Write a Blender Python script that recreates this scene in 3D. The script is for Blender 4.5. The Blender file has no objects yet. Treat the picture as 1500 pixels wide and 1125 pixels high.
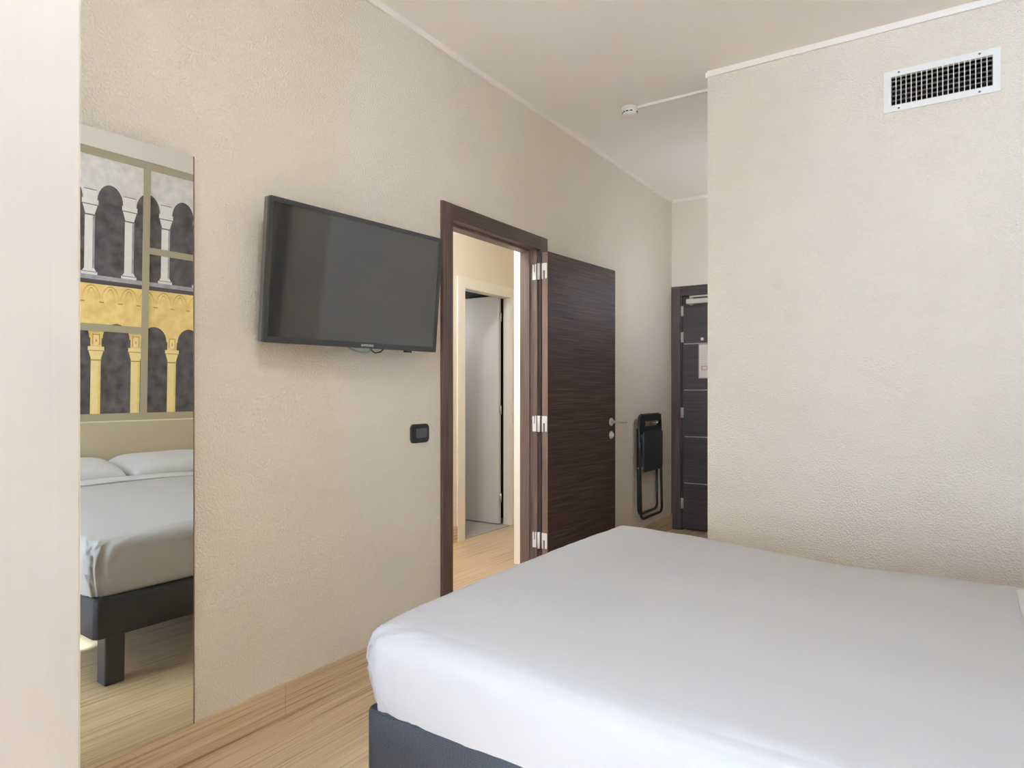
import bpy, bmesh, math, random
from mathutils import Vector, Matrix, noise
random.seed(7)
S = bpy.context.scene
C = S.collection
R = math.radians
H = 2.925            # ceiling height

# ------------------------------------------------------------------ materials
def new_mat(name):
    m = bpy.data.materials.new(name); m.use_nodes = True
    nt = m.node_tree
    return m, nt, nt.nodes['Principled BSDF']

def lin(c):
    return tuple((v/255/12.92 if v/255 <= .04045 else ((v/255+.055)/1.055)**2.4) for v in c) + (1,)

def plain(name, rgb, rough=.5, metal=0, bump=0, bscale=80, spec=.5, detail=3, dist=.004, coat=0, var=0, vscale=3):
    m, nt, b = new_mat(name)
    b.inputs['Base Color'].default_value = lin(rgb)
    b.inputs['Roughness'].default_value = rough
    b.inputs['Metallic'].default_value = metal
    b.inputs['Specular IOR Level'].default_value = spec
    b.inputs['Coat Weight'].default_value = coat
    tc = nt.nodes.new('ShaderNodeTexCoord')
    if bump:
        n = nt.nodes.new('ShaderNodeTexNoise'); n.inputs['Scale'].default_value = bscale; n.inputs['Detail'].default_value = detail
        nt.links.new(tc.outputs['Object'], n.inputs['Vector'])
        bp = nt.nodes.new('ShaderNodeBump'); bp.inputs['Strength'].default_value = bump; bp.inputs['Distance'].default_value = dist
        nt.links.new(n.outputs['Fac'], bp.inputs['Height']); nt.links.new(bp.outputs['Normal'], b.inputs['Normal'])
    if var:
        n2 = nt.nodes.new('ShaderNodeTexNoise'); n2.inputs['Scale'].default_value = vscale; n2.inputs['Detail'].default_value = 4
        nt.links.new(tc.outputs['Object'], n2.inputs['Vector'])
        r = nt.nodes.new('ShaderNodeValToRGB')
        r.color_ramp.elements[0].position = .3; r.color_ramp.elements[1].position = .7
        r.color_ramp.elements[0].color = lin([max(0, c-var) for c in rgb]); r.color_ramp.elements[1].color = lin([min(255, c+var) for c in rgb])
        nt.links.new(n2.outputs['Fac'], r.inputs['Fac']); nt.links.new(r.outputs['Color'], b.inputs['Base Color'])
    return m

def grain(name, cols, scale, rough=.45, bump=.1, plank=0, spec=.5, detail=5, pos=(.3, .5, .7)):
    """streaky wood: noise stretched along one axis; cols = dark, mid, light"""
    m, nt, b = new_mat(name)
    b.inputs['Roughness'].default_value = rough; b.inputs['Specular IOR Level'].default_value = spec
    tc = nt.nodes.new('ShaderNodeTexCoord'); mp = nt.nodes.new('ShaderNodeMapping')
    mp.inputs['Scale'].default_value = scale
    nt.links.new(tc.outputs['Object'], mp.inputs['Vector'])
    n = nt.nodes.new('ShaderNodeTexNoise'); n.inputs['Scale'].default_value = 1; n.inputs['Detail'].default_value = detail
    n.inputs['Roughness'].default_value = .65
    nt.links.new(mp.outputs['Vector'], n.inputs['Vector'])
    r = nt.nodes.new('ShaderNodeValToRGB'); e = r.color_ramp.elements
    e[0].position = pos[0]; e[0].color = lin(cols[0]); e[1].position = pos[2]; e[1].color = lin(cols[2])
    k = e.new(pos[1]); k.color = lin(cols[1])
    nt.links.new(n.outputs['Fac'], r.inputs['Fac'])
    out = r.outputs['Color']
    if plank:
        sx = nt.nodes.new('ShaderNodeSeparateXYZ'); nt.links.new(tc.outputs['Object'], sx.inputs['Vector'])
        dv = nt.nodes.new('ShaderNodeMath'); dv.operation = 'DIVIDE'; dv.inputs[1].default_value = plank
        nt.links.new(sx.outputs['X'], dv.inputs[0])
        fl = nt.nodes.new('ShaderNodeMath'); fl.operation = 'FLOOR'; nt.links.new(dv.outputs[0], fl.inputs[0])
        wn = nt.nodes.new('ShaderNodeTexWhiteNoise'); wn.noise_dimensions = '1D'; nt.links.new(fl.outputs[0], wn.inputs['W'])
        mr = nt.nodes.new('ShaderNodeMapRange'); mr.inputs['To Min'].default_value = .90; mr.inputs['To Max'].default_value = 1.05
        nt.links.new(wn.outputs['Value'], mr.inputs['Value'])
        hs = nt.nodes.new('ShaderNodeHueSaturation'); nt.links.new(out, hs.inputs['Color']); nt.links.new(mr.outputs[0], hs.inputs['Value'])
        out = hs.outputs['Color']
    nt.links.new(out, b.inputs['Base Color'])
    if bump:
        bp = nt.nodes.new('ShaderNodeBump'); bp.inputs['Strength'].default_value = bump; bp.inputs['Distance'].default_value = .001
        nt.links.new(n.outputs['Fac'], bp.inputs['Height']); nt.links.new(bp.outputs['Normal'], b.inputs['Normal'])
    return m

def stucco_mat(name, rgb, strength=.9):
    m, nt, b = new_mat(name)
    b.inputs['Base Color'].default_value = lin(rgb); b.inputs['Roughness'].default_value = .75
    b.inputs['Specular IOR Level'].default_value = .3
    tc = nt.nodes.new('ShaderNodeTexCoord')
    n = nt.nodes.new('ShaderNodeTexNoise'); n.inputs['Scale'].default_value = 120; n.inputs['Detail'].default_value = 1.5; n.inputs['Distortion'].default_value = .3
    n2 = nt.nodes.new('ShaderNodeTexNoise'); n2.inputs['Scale'].default_value = 5; n2.inputs['Detail'].default_value = 2
    for q in (n, n2): nt.links.new(tc.outputs['Object'], q.inputs['Vector'])
    mr = nt.nodes.new('ShaderNodeMapRange'); mr.inputs['From Min'].default_value = .38; mr.inputs['From Max'].default_value = .62
    nt.links.new(n.outputs['Fac'], mr.inputs['Value'])
    st = nt.nodes.new('ShaderNodeMapRange'); st.inputs['From Min'].default_value = .35; st.inputs['From Max'].default_value = .65
    st.inputs['To Min'].default_value = strength*.75; st.inputs['To Max'].default_value = strength
    nt.links.new(n2.outputs['Fac'], st.inputs['Value'])
    bp = nt.nodes.new('ShaderNodeBump'); bp.inputs['Distance'].default_value = .0026
    nt.links.new(st.outputs[0], bp.inputs['Strength'])
    nt.links.new(mr.outputs[0], bp.inputs['Height']); nt.links.new(bp.outputs['Normal'], b.inputs['Normal'])
    return m

WALL_RGB = (227, 218, 201)
M = {}
M['wall'] = stucco_mat('beige_stucco', WALL_RGB)
M['wall_smooth'] = plain('beige_paint', WALL_RGB, .7, bump=.15, bscale=60, spec=.3)
M['ceiling'] = plain('ceiling_paint', (245, 239, 229), .8, bump=.3, bscale=45, spec=.2)
M['cornice'] = plain('cornice_white', (238, 232, 222), .6)
M['white_wall'] = plain('white_wall_paint', (250, 247, 238), .6)
M['floor'] = grain('striped_oak_floor', ((136, 106, 76), (206, 180, 143), (222, 200, 168)), (120, 1.3, 120), .36, .05, plank=.19, pos=(.30, .47, .70))
M['wenge_h'] = grain('wenge_crosswise', ((38, 26, 26), (66, 50, 48), (96, 77, 71)), (3, 3, 160), .55, .12, spec=.3, pos=(.3, .5, .72))
M['wenge_v'] = grain('wenge_upright', ((58, 40, 36), (88, 66, 58), (112, 88, 78)), (120, 120, 2.5), .42, .12, pos=(.3, .5, .72))
M['wenge_grey'] = grain('dark_brown_grey_laminate', ((48, 40, 42), (64, 55, 56), (80, 70, 68)), (2, 2, 90), .45, .08)
M['wenge_greyv'] = grain('dark_brown_grey_upright', ((60, 50, 49), (78, 67, 64), (94, 82, 76)), (90, 90, 2), .45, .08)
M['chrome'] = plain('satin_steel', (216, 213, 208), .38, .65)
M['alu'] = plain('brushed_aluminium', (205, 200, 192), .4, .8)
M['hinge'] = plain('white_hinge_plastic', (238, 236, 230), .35)
M['white_lac'] = plain('white_lacquer', (232, 227, 214), .35)
M['door_white'] = plain('off_white_door', (218, 214, 202), .4)
M['sheet'] = plain('white_cotton', (194, 194, 196), .85, bump=.12, bscale=9, detail=5, dist=.02, spec=.2)
M['pillow'] = plain('white_pillow_cotton', (214, 214, 215), .85, bump=.25, bscale=14, detail=4, dist=.02, spec=.2)
M['black_plastic'] = plain('black_plastic', (34, 34, 37), .45)
M['black_paint'] = plain('black_enamel', (26, 27, 30), .3)
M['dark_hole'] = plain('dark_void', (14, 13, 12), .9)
M['tile'] = plain('grey_bath_tile', (165, 160, 148), .4, var=8, vscale=12)
M['trim_white'] = plain('white_trim', (236, 232, 224), .5)

# mirror glass
m, nt, b = new_mat('mirror_silver')
b.inputs['Base Color'].default_value = (.90, .93, .90, 1); b.inputs['Metallic'].default_value = 1; b.inputs['Roughness'].default_value = .0
M['mirror'] = m
M['mirror_edge'] = plain('mirror_edge_dark', (120, 96, 72), .4)
# glossy off-white laminate with faint upright streaks
M['laminate'] = grain('gloss_white_laminate', ((194, 186, 175), (196, 188, 177), (198, 190, 179)), (60, 60, .8), .12, 0, spec=.55)
M['laminate_edge'] = plain('cream_edge_band', (238, 230, 205), .4)
# tv
M['tv_frame'] = plain('dark_grey_tv_bezel', (62, 64, 64), .35, .3)
M['tv_side'] = plain('silver_grey_tv_side', (120, 124, 124), .35, .5)
m, nt, b = new_mat('tv_screen_panel')
b.inputs['Base Color'].default_value = (.024, .024, .026, 1); b.inputs['Roughness'].default_value = .06; b.inputs['IOR'].default_value = 1.9
M['screen'] = m
M['logo'] = plain('logo_silver', (225, 225, 225), .4)
M['cable_blue'] = plain('blue_cable', (120, 170, 190), .5)
# bed base fabric with dotted weave
m, nt, b = new_mat('dotted_blue_grey_fabric')
tc = nt.nodes.new('ShaderNodeTexCoord'); v = nt.nodes.new('ShaderNodeTexVoronoi'); v.inputs['Scale'].default_value = 190; v.inputs['Randomness'].default_value = .25
nt.links.new(tc.outputs['Object'], v.inputs['Vector'])
r = nt.nodes.new('ShaderNodeValToRGB'); r.color_ramp.elements[0].position = .1; r.color_ramp.elements[1].position = .6
r.color_ramp.elements[0].color = lin((74, 79, 90)); r.color_ramp.elements[1].color = lin((40, 42, 49))
nt.links.new(v.outputs['Distance'], r.inputs['Fac']); nt.links.new(r.outputs['Color'], b.inputs['Base Color'])
b.inputs['Roughness'].default_value = .6
bp = nt.nodes.new('ShaderNodeBump'); bp.inputs['Strength'].default_value = .4; bp.inputs['Distance'].default_value = .001; bp.invert = True
nt.links.new(v.outputs['Distance'], bp.inputs['Height']); nt.links.new(bp.outputs['Normal'], b.inputs['Normal'])
M['base'] = m
M['leg'] = plain('dark_grey_leg', (58, 58, 60), .5, bump=.1, bscale=200)
M['headboard'] = plain('beige_headboard', (196, 182, 152), .55, bump=.05, bscale=30)
M['headboard_edge'] = plain('cream_headboard_edge', (236, 226, 196), .5)
# mural print inks
M['ink_stone'] = plain('print_pale_stone', (238, 233, 229), .6, var=12, vscale=16)
M['ink_column'] = plain('print_white_column', (248, 244, 242), .6, var=4, vscale=20)
M['ink_line'] = plain('print_grey_line', (120, 112, 110), .6)
M['ink_shadow'] = plain('print_dark_gallery', (90, 85, 85), .6, var=20, vscale=14)
M['ink_ledge'] = plain('print_grey_ledge', (178, 172, 176), .6, var=18, vscale=18)
M['ink_ledge_dark'] = plain('print_dark_ledge', (92, 84, 84), .6)
M['ink_ochre'] = plain('print_ochre_stone', (252, 214, 136), .6, var=14, vscale=14)
M['ink_ochre_line'] = plain('print_ochre_line', (196, 146, 76), .6)
M['ink_gold'] = plain('print_golden_column', (255, 228, 162), .6, var=5, vscale=16)
M['lattice'] = plain('mural_taupe_bars', (178, 166, 138), .5)

# ------------------------------------------------------------------ geometry helpers
def BM(): return bmesh.new()

def box(bm, x0, x1, y0, y1, z0, z1, mi=0, mat=None):
    vs = [bm.verts.new((x, y, z)) for x in (x0, x1) for y in (y0, y1) for z in (z0, z1)]
    if mat is not None:
        for v in vs: v.co = mat @ v.co
    for q in ((0,1,3,2), (4,6,7,5), (0,4,5,1), (2,3,7,6), (0,2,6,4), (1,5,7,3)):
        f = bm.faces.new([vs[i] for i in q]); f.material_index = mi
    return vs

def rbox(bm, x0, x1, y0, y1, z0, z1, r=.005, seg=2, mi=0, mat=None):
    t = BM(); box(t, x0, x1, y0, y1, z0, z1)
    bmesh.ops.recalc_face_normals(t, faces=t.faces)
    bmesh.ops.bevel(t, geom=t.edges[:] , offset=r, segments=seg, profile=.5, affect='EDGES')
    merge(bm, t, mi, mat)

def merge(bm, t, mi=0, mat=None):
    mp = {}
    for v in t.verts: mp[v] = bm.verts.new(mat @ v.co if mat is not None else v.co)
    for f in t.faces:
        try:
            g = bm.faces.new([mp[v] for v in f.verts]); g.material_index = mi; g.smooth = f.smooth
        except ValueError: pass
    t.free()

def tube(bm, pts, r, seg=10, closed=False, mi=0, caps=True):
    pts = [Vector(p) for p in pts]; n = len(pts); rings = []
    up = None
    for i, p in enumerate(pts):
        a = pts[(i-1) % n] if (closed or i > 0) else p
        c = pts[(i+1) % n] if (closed or i < n-1) else p
        t = (c-a).normalized()
        if up is None:
            up = Vector((1, 0, 0)) if abs(t.x) < .9 else Vector((0, 1, 0))
        u = (up - t*up.dot(t)).normalized(); w = t.cross(u); up = u
        rings.append([bm.verts.new(p + (u*math.cos(2*math.pi*k/seg) + w*math.sin(2*math.pi*k/seg))*r) for k in range(seg)])
    rng = range(n) if closed else range(n-1)
    for i in rng:
        A, B = rings[i], rings[(i+1) % n]
        for k in range(seg):
            f = bm.faces.new((A[k], A[(k+1) % seg], B[(k+1) % seg], B[k])); f.smooth = True; f.material_index = mi
    if not closed and caps:
        bm.faces.new(rings[0][::-1]).material_index = mi; bm.faces.new(rings[-1]).material_index = mi

def lathe(bm, prof, origin, axis='Z', seg=28, mi=0, mat=None):
    """prof: list of (radius, height)"""
    rings = []
    o = Vector(origin)
    for r_, h_ in prof:
        ring = []
        for k in range(seg):
            a = 2*math.pi*k/seg; c, s = math.cos(a)*r_, math.sin(a)*r_
            p = Vector((c, s, h_)) if axis == 'Z' else (Vector((h_, c, s)) if axis == 'X' else Vector((c, h_, s)))
            p = o + p
            ring.append(bm.verts.new(mat @ p if mat is not None else p))
        rings.append(ring)
    for A, B in zip(rings, rings[1:]):
        for k in range(seg):
            f = bm.faces.new((A[k], A[(k+1) % seg], B[(k+1) % seg], B[k])); f.smooth = True; f.material_index = mi
    bm.faces.new(rings[0][::-1]).material_index = mi; bm.faces.new(rings[-1]).material_index = mi

def prism(bm, poly, x0, x1, mi=0, mat=None):
    """polygon of (y, z) extruded between x0 and x1"""
    A = [bm.verts.new(Vector((x0, y, z)) if mat is None else mat @ Vector((x0, y, z))) for y, z in poly]
    B = [bm.verts.new(Vector((x1, y, z)) if mat is None else mat @ Vector((x1, y, z))) for y, z in poly]
    n = len(poly)
    bm.faces.new(A).material_index = mi; bm.faces.new(B[::-1]).material_index = mi
    for i in range(n):
        bm.faces.new((A[i], B[i], B[(i+1) % n], A[(i+1) % n])).material_index = mi

def rrect(y0, y1, z0, z1, r, n=6):
    out = []
    for cy, cz, a0 in ((y1-r, z1-r, 0), (y0+r, z1-r, 90), (y0+r, z0+r, 180), (y1-r, z0+r, 270)):
        for k in range(n+1):
            a = R(a0 + 90*k/n); out.append((cy + r*math.cos(a), cz + r*math.sin(a)))
    return out

def link(name, bm, mats, parent=None, origin=None, recalc=True, smooth=None):
    """world-space bmesh -> object whose origin sits at origin (default: its bounding box foot)"""
    if recalc: bmesh.ops.recalc_face_normals(bm, faces=bm.faces)
    if origin is None:
        xs = [v.co.x for v in bm.verts]; ys = [v.co.y for v in bm.verts]; zs = [v.co.z for v in bm.verts]
        origin = Vector(((min(xs)+max(xs))/2, (min(ys)+max(ys))/2, min(zs)))
    origin = Vector(origin)
    for v in bm.verts: v.co -= origin
    if smooth is not None:
        for f in bm.faces: f.smooth = smooth
    me = bpy.data.meshes.new(name); bm.to_mesh(me); bm.free()
    for mm in (mats if isinstance(mats, (list, tuple)) else [mats]): me.materials.append(mm)
    o = bpy.data.objects.new(name, me); C.objects.link(o)
    if parent is not None:
        o.parent = parent
        w = Vector(parent['_o']); o.location = origin - w
    else: o.location = origin
    o['_o'] = tuple(origin)
    return o

def empty(name, loc):
    o = bpy.data.objects.new(name, None); C.objects.link(o); o.location = loc; o['_o'] = tuple(loc); o.empty_display_size = .1
    return o

def tag(o, label, cat, group=None):
    o['label'] = label; o['category'] = cat
    if group: o['group'] = group
    return o

def struct(o, label=None, cat=None):
    o['kind'] = 'structure'
    if label: o['label'] = label
    if cat: o['category'] = cat
    return o

O0 = (0, 0, 0)
# ------------------------------------------------------------------ setting
YB = -3.3          # inner face of the window wall
YE = 5.79          # end wall of the entrance passage
YR = 3.567         # wall with the air grille
XR = 1.004         # its outer corner
XH = 2.9           # headboard wall
D0, D1, DT = 2.638, 3.475, 2.086   # doorway in the left wall (clear of casings)
WT = .12

bm = BM(); box(bm, -3.2, 3.05, YB-.3, 6.2, -.1, 0); struct(link('floor', bm, M['floor'], origin=O0), 'floor of narrow striped light oak boards', 'floor')
bm = BM(); box(bm, -3.2, 3.05, YB-.3, 6.2, H, H+.1); struct(link('ceiling', bm, M['ceiling'], origin=O0), 'plain off-white painted ceiling', 'ceiling')

def wall_with_hole(bm, axis, a0, a1, b0, b1, z0, z1, h0, h1, hz0, hz1):
    """wall box between a0..a1 (thickness) running b0..b1, with one opening"""
    def bx(p0, p1, q0, q1):
        if axis == 'X': box(bm, a0, a1, p0, p1, q0, q1)
        else: box(bm, p0, p1, a0, a1, q0, q1)
    bx(b0, h0, z0, z1); bx(h1, b1, z0, z1)
    if hz1 < z1: bx(h0, h1, hz1, z1)
    if hz0 > z0: bx(h0, h1, z0, hz0)

bm = BM(); wall_with_hole(bm, 'X', -WT, 0, YB-.3, YE+.1, 0, H, D0-.02, D1+.02, 0, DT+.015)
struct(link('wall_left', bm, M['wall'], origin=O0), 'beige stuccoed wall with the television and doorway', 'wall')
bm = BM(); box(bm, -.12, XR+.6, YE, YE+.15, 2.1, H); box(bm, -.12, .02, YE, YE+.15, 0, 2.1); box(bm, .98, XR+.6, YE, YE+.15, 0, 2.1); box(bm, -.12, XR+.6, YE+.15, YE+.2, 0, H)
struct(link('wall_end', bm, M['wall_smooth'], origin=O0), 'beige end wall above the dark entrance door', 'wall')
# projecting wall with the grille: front has the duct opening, side faces the passage
VX0, VX1, VZ0, VZ1 = 1.829, 2.269, 2.517, 2.706
bm = BM(); wall_with_hole(bm, 'Y', YR, YR+.12, XR, XH+.1, 0, H, VX0+.028, VX1-.028, VZ0+.028, VZ1-.028)
box(bm, XR, XR+.12, YR+.12, YE+.1, 0, H)
struct(link('wall_right', bm, M['wall'], origin=O0), 'beige stuccoed wall beyond the bed with the air grille', 'wall')
bm = BM(); box(bm, XH, XH+.15, YB-.3, YR+.12, 0, H); struct(link('wall_head', bm, M['wall_smooth'], origin=O0), 'beige wall behind the headboard', 'wall')
# window wall behind the camera
WX0, WX1, WZ1 = .80, 2.80, 2.55
bm = BM(); wall_with_hole(bm, 'Y', YB-.25, YB, -.12, XH+.15, 0, H, WX0, WX1, .06, WZ1)
struct(link('wall_window', bm, M['wall_smooth'], origin=O0), 'wall behind the viewpoint with the tall window', 'wall')
# small lobby seen through the doorway
XF = -1.27
bm = BM(); wall_with_hole(bm, 'X', XF-.07, XF, 1.9, 5.7, 0, H, 4.39, 5.12, 0, 2.085)
struct(link('wall_lobby', bm, M['wall_smooth'], origin=O0), 'beige lobby wall around the white inner doorway', 'wall')
bm = BM(); box(bm, -.51, -WT-.001, 4.0, 5.7, 0, H); struct(link('wall_return', bm, M['white_wall'], origin=O0), 'bright white wall end seen through the doorway', 'wall')
bm = BM(); box(bm, XF, -.51, 5.6, 5.7, 0, H); struct(link('wall_lobby_end', bm, M['wall_smooth'], origin=O0), 'beige lobby end wall', 'wall')
bm = BM(); box(bm, XF-.07, -WT-.001, 1.95, 2.1, 0, H)
struct(link('wall_lobby_window', bm, M['wall_smooth'], origin=O0), 'blank lobby wall out of sight', 'wall')
bm = BM()
box(bm, -2.7, -2.6, 3.7, 5.7, 0, H); box(bm, -2.6, XF-.07, 3.7, 3.8, 0, H); box(bm, -2.6, XF-.07, 5.35, 5.45, 0, H)
struct(link('wall_bathroom', bm, plain('bath_wall_shade', (38, 42, 44), .5), origin=O0), 'bathroom walls coloured dark as if unlit, behind the white inner door', 'wall')  # dark wall colour stands in for the shade of an unlit bathroom
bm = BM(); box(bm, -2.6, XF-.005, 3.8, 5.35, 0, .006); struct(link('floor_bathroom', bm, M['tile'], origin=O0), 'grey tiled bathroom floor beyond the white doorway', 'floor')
bm = BM(); box(bm, -2.6, XF-.07, 3.8, 5.35, 2.35, 2.4); struct(link('ceiling_bathroom', bm, M['dark_hole'], origin=O0), 'lowered bathroom ceiling coloured black as if unlit', 'ceiling')  # near-black colour in place of shade under this ceiling

# baseboards and cornices
def board(bm, x0, x1, y0, y1): 
    box(bm, x0, x1, y0, y1, 0, .133)
bm = BM(); board(bm, 0, .012, YB, 1.635); board(bm, 0, .012, 1.637, D0-.08); board(bm, 0, .012, D1+.096, YE)
struct(link('baseboard_left', bm, M['floor'], origin=O0), 'oak striped baseboard along the left wall', 'baseboard')
bm = BM(); board(bm, XR-.012, XH, YR-.012, YR); board(bm, XR-.012, XR, YR, YE)
struct(link('baseboard_right', bm, M['floor'], origin=O0), 'oak striped baseboard along the projecting wall', 'baseboard')
bm = BM(); board(bm, XF, XF+.012, 2.1, 4.31); board(bm, XF, XF+.012, 5.2, 5.6)
struct(link('baseboard_lobby', bm, M['floor'], origin=O0), 'oak striped baseboard in the lobby', 'baseboard')
def cornice(name, segs, label):
    bm = BM()
    for s in segs: box(bm, *s)
    struct(link(name, bm, M['cornice'], origin=O0), label, 'cornice')
ch, cd = .03, .012
cornice('trim_1', [(0, cd, YB, YE, H-ch, H)], 'thin white cornice above the left wall')
cornice('trim_2', [(cd, XR-cd, YE-cd, YE, H-ch, H)], 'thin white cornice above the entrance door wall')
cornice('trim_3', [(XR, XH, YR-cd, YR, H-ch, H), (XR-cd, XR, YR+.001, YE, H-ch, H)], 'thin white cornice above the grille wall')
cornice('trim_4', [(XH-.02, XH, YB, YR-cd, 2.785, H)], 'white fascia above the mural')

bm = BM(); box(bm, 1.63-1.215, 6, -12.2, -12, -3, 14); struct(link('wall_sun_blocker', bm, plain('sun_blocker_render', (200, 192, 178), .8), origin=O0), 'plain unseen slab outside the window, added to block sun', 'wall')  # added out-of-view slab that cuts the sun patch to a narrow stripe
# windows (behind the viewpoint and in the lobby)
m, nt, b = new_mat('window_glass')
gl = nt.nodes.new('ShaderNodeBsdfGlossy'); gl.inputs['Roughness'].default_value = 0
tr = nt.nodes.new('ShaderNodeBsdfTransparent'); tr.inputs['Color'].default_value = (.96, .98, .97, 1)
mx = nt.nodes.new('ShaderNodeMixShader'); mx.inputs['Fac'].default_value = .06
nt.links.new(tr.outputs[0], mx.inputs[1]); nt.links.new(gl.outputs[0], mx.inputs[2])
nt.links.new(mx.outputs[0], nt.nodes['Material Output'].inputs['Surface'])
M['glass'] = m
def window(name, x0, x1, y, z0, z1, mull, label):
    e = struct(empty(name, ((x0+x1)/2, y, z0)), label, 'window')
    bm = BM(); t = .05
    box(bm, x0, x1, y-.03, y+.03, z0, z0+t); box(bm, x0, x1, y-.03, y+.03, z1-t, z1)
    for x in [x0] + [x0 + (x1-x0)*k/mull - t/2 for k in range(1, mull)] + [x1-t]: box(bm, x, x+t, y-.028, y+.028, z0+t, z1-t)
    link('window_frame', bm, M['white_lac'], e)
    bm = BM(); box(bm, x0+t*.5, x1-t*.5, y-.004, y+.004, z0+t*.5, z1-t*.5); link('pane', bm, M['glass'], e)
window('window_1', WX0, WX1, YB-.18, .06, WZ1, 2, 'tall white framed window behind the viewpoint')

# ------------------------------------------------------------------ door 1: wenge door standing open against the left wall
d1 = struct(empty('door_1', (0, (D0+D1)/2, 0)), 'dark wenge door folded open beside its dark framed doorway', 'door')
bm = BM()
cw, ct = .08, .016
box(bm, 0, ct, D0-cw, D0, 0, DT+cw-.006)                   # left casing
box(bm, 0, ct, D1+.016, D1+.096, 0, DT+cw-.006)            # right casing
link('upright_casing', bm, M['wenge_v'], d1, origin=O0)
bm = BM(); box(bm, 0, ct-.002, D0, D1+.016, DT-.006, DT+cw-.006); link('head_casing', bm, grain('wenge_lengthwise', ((38, 26, 26), (70, 52, 49), (98, 78, 71)), (60, 3, 160), .42, .12), d1, origin=O0)
bm = BM()
for y0, y1, s in ((D0-.014, D0, 1), (D1, D1+.016, -1)):
    box(bm, -WT-.004, -.0005, y0, y1, 0, DT)                     # jamb lining
    if s == 1: box(bm, -WT+.005, -.05, y1, y1+.012, 0, DT-.014)
    else: box(bm, -WT+.005, -.05, y0-.012, y0, 0, DT-.014)
box(bm, -WT-.004, -.0005, D0-.014, D1+.016, DT, DT+.014)
box(bm, -WT+.005, -.05, D0, D1, DT-.014, DT)
link('jamb', bm, grain('wenge_lit_lining', ((90, 72, 64), (112, 92, 83), (130, 109, 99)), (110, 110, 2.5), .42, .1), d1, origin=O0)  # same wenge as the casing; lighter colour paints in the window light
bm = BM(); box(bm, -.04, -.012, D0, D0+.002, .93, 1.03); box(bm, -.03, -.018, D0+.002, D0+.003, .96, 1.0)
link('strike_plate', bm, M['chrome'], d1)
# leaf, swung 176 degrees
hx, hy = .036, D1-.005
LA = R(4.2)
T1 = Matrix.Translation((hx, hy, 0)) @ Matrix.Rotation(-LA, 4, 'Z')
LL = .825
bm = BM(); rbox(bm, 0, .043, 0, LL, .008, 2.06, .0015, 1, 0, T1)
leaf = link('door_leaf', bm, M['wenge_h'], d1, origin=(hx, hy, 0))
for v in (): pass
bm = BM(); box(bm, .0015, .0415, -.0012, 0, .01, 2.058, 0, T1); link('edge_band', bm, grain('wenge_lit_edge', ((104, 84, 74), (124, 103, 92), (140, 118, 106)), (90, 90, 2), .4, .08), leaf, origin=(hx, hy, 0))  # leaf edge is the same wenge; lighter tone stands for light on it
for zc in (.33, 1.03, 1.945):
    bm = BM()
    # S-shaped interlocking flaps, one on the jamb edge and one on the leaf edge
    y = D1-.004
    prism_pts_a = [(-.030, -.047), (-.004, -.047), (-.004, .047), (-.013, .047), (-.013, .0), (-.020, .0), (-.020, .040), (-.024, .046), (-.030, .046)]
    A = [bm.verts.new((px, y, zc+pz)) for px, pz in prism_pts_a]; B = [bm.verts.new((px, y-.0035, zc+pz)) for px, pz in prism_pts_a]
    bm.faces.new(A); bm.faces.new(B[::-1])
    for i in range(len(A)): bm.faces.new((A[i], A[(i+1) % len(A)], B[(i+1) % len(A)], B[i]))
    pb = [(-.001, .047), (.033, .047), (.036, .043), (.036, -.042), (.033, -.046), (.025, -.046), (.022, -.042), (.022, .004), (.008, .004), (.008, -.047), (-.001, -.047)]
    T = T1 @ Matrix.Translation((0.002, -.0012, zc))
    A = [bm.verts.new(T @ Vector((px, 0, pz))) for px, pz in pb]; B = [bm.verts.new(T @ Vector((px, -.0035, pz))) for px, pz in pb]
    bm.faces.new(A); bm.faces.new(B[::-1])
    for i in range(len(A)): bm.faces.new((A[i], A[(i+1) % len(A)], B[(i+1) % len(A)], B[i]))
    tube(bm, [(.017, D1-.011, zc-.048), (.017, D1-.011, zc+.048)], .009)
    h = link('hinge', bm, M['hinge'], leaf)
bm = BM()
lathe(bm, [(.027, 0), (.027, .006), (.024, .009)], (.043, LL-.062, 1.015), 'X', 24, 0, T1)
lathe(bm, [(.010, .008), (.009, .048), (.010, .058)], (.043, LL-.062, 1.015), 'X', 16, 0, T1)
tube(bm, [T1 @ Vector(p) for p in ((.094, LL-.070, 1.015), (.094, LL-.05, 1.0155), (.094, LL-.02, 1.015), (.095, LL+.02, 1.013), (.094, LL+.06, 1.012))], .0105, 12)
link('lever_handle', bm, M['chrome'], leaf)
bm = BM()
lathe(bm, [(.026, 0), (.026, .006), (.023, .009)], (.043, LL-.062, .925), 'X', 24, 0, T1)
rbox(bm, .050, .066, LL-.067, LL-.057, .914, .936, .003, 2, 0, T1)
link('lock_rose', bm, M['chrome'], leaf)

# ------------------------------------------------------------------ door 2: white inner door of the lobby
d2 = struct(empty('door_2', (XF, 4.75, 0)), 'white inner door ajar in its white frame beyond the dark doorway', 'door')
A0, A1, AT = 4.41, 5.10, 2.068
bm = BM(); f = .10
for seg in ((XF, XF+.015, A0-f, A0, 0, AT+f-.005), (XF, XF+.015, A1, A1+f, 0, AT+f-.005), (XF, XF+.015, A0, A1, AT, AT+f-.005)): rbox(bm, *seg, .003, 1)
box(bm, XF-.074, XF-.0005, A0-.018, A0, 0, AT); box(bm, XF-.074, XF-.0005, A1, A1+.018, 0, AT); box(bm, XF-.074, XF-.0005, A0-.018, A1+.018, AT, AT+.015)
link('door_frame', bm, M['white_lac'], d2, origin=O0)
bm = BM(); rbox(bm, XF-.80, XF-.105, A1-.035, A1+.005, .012, 2.095, .003, 1); l2 = link('door_leaf', bm, M['door_white'], d2)
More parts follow.
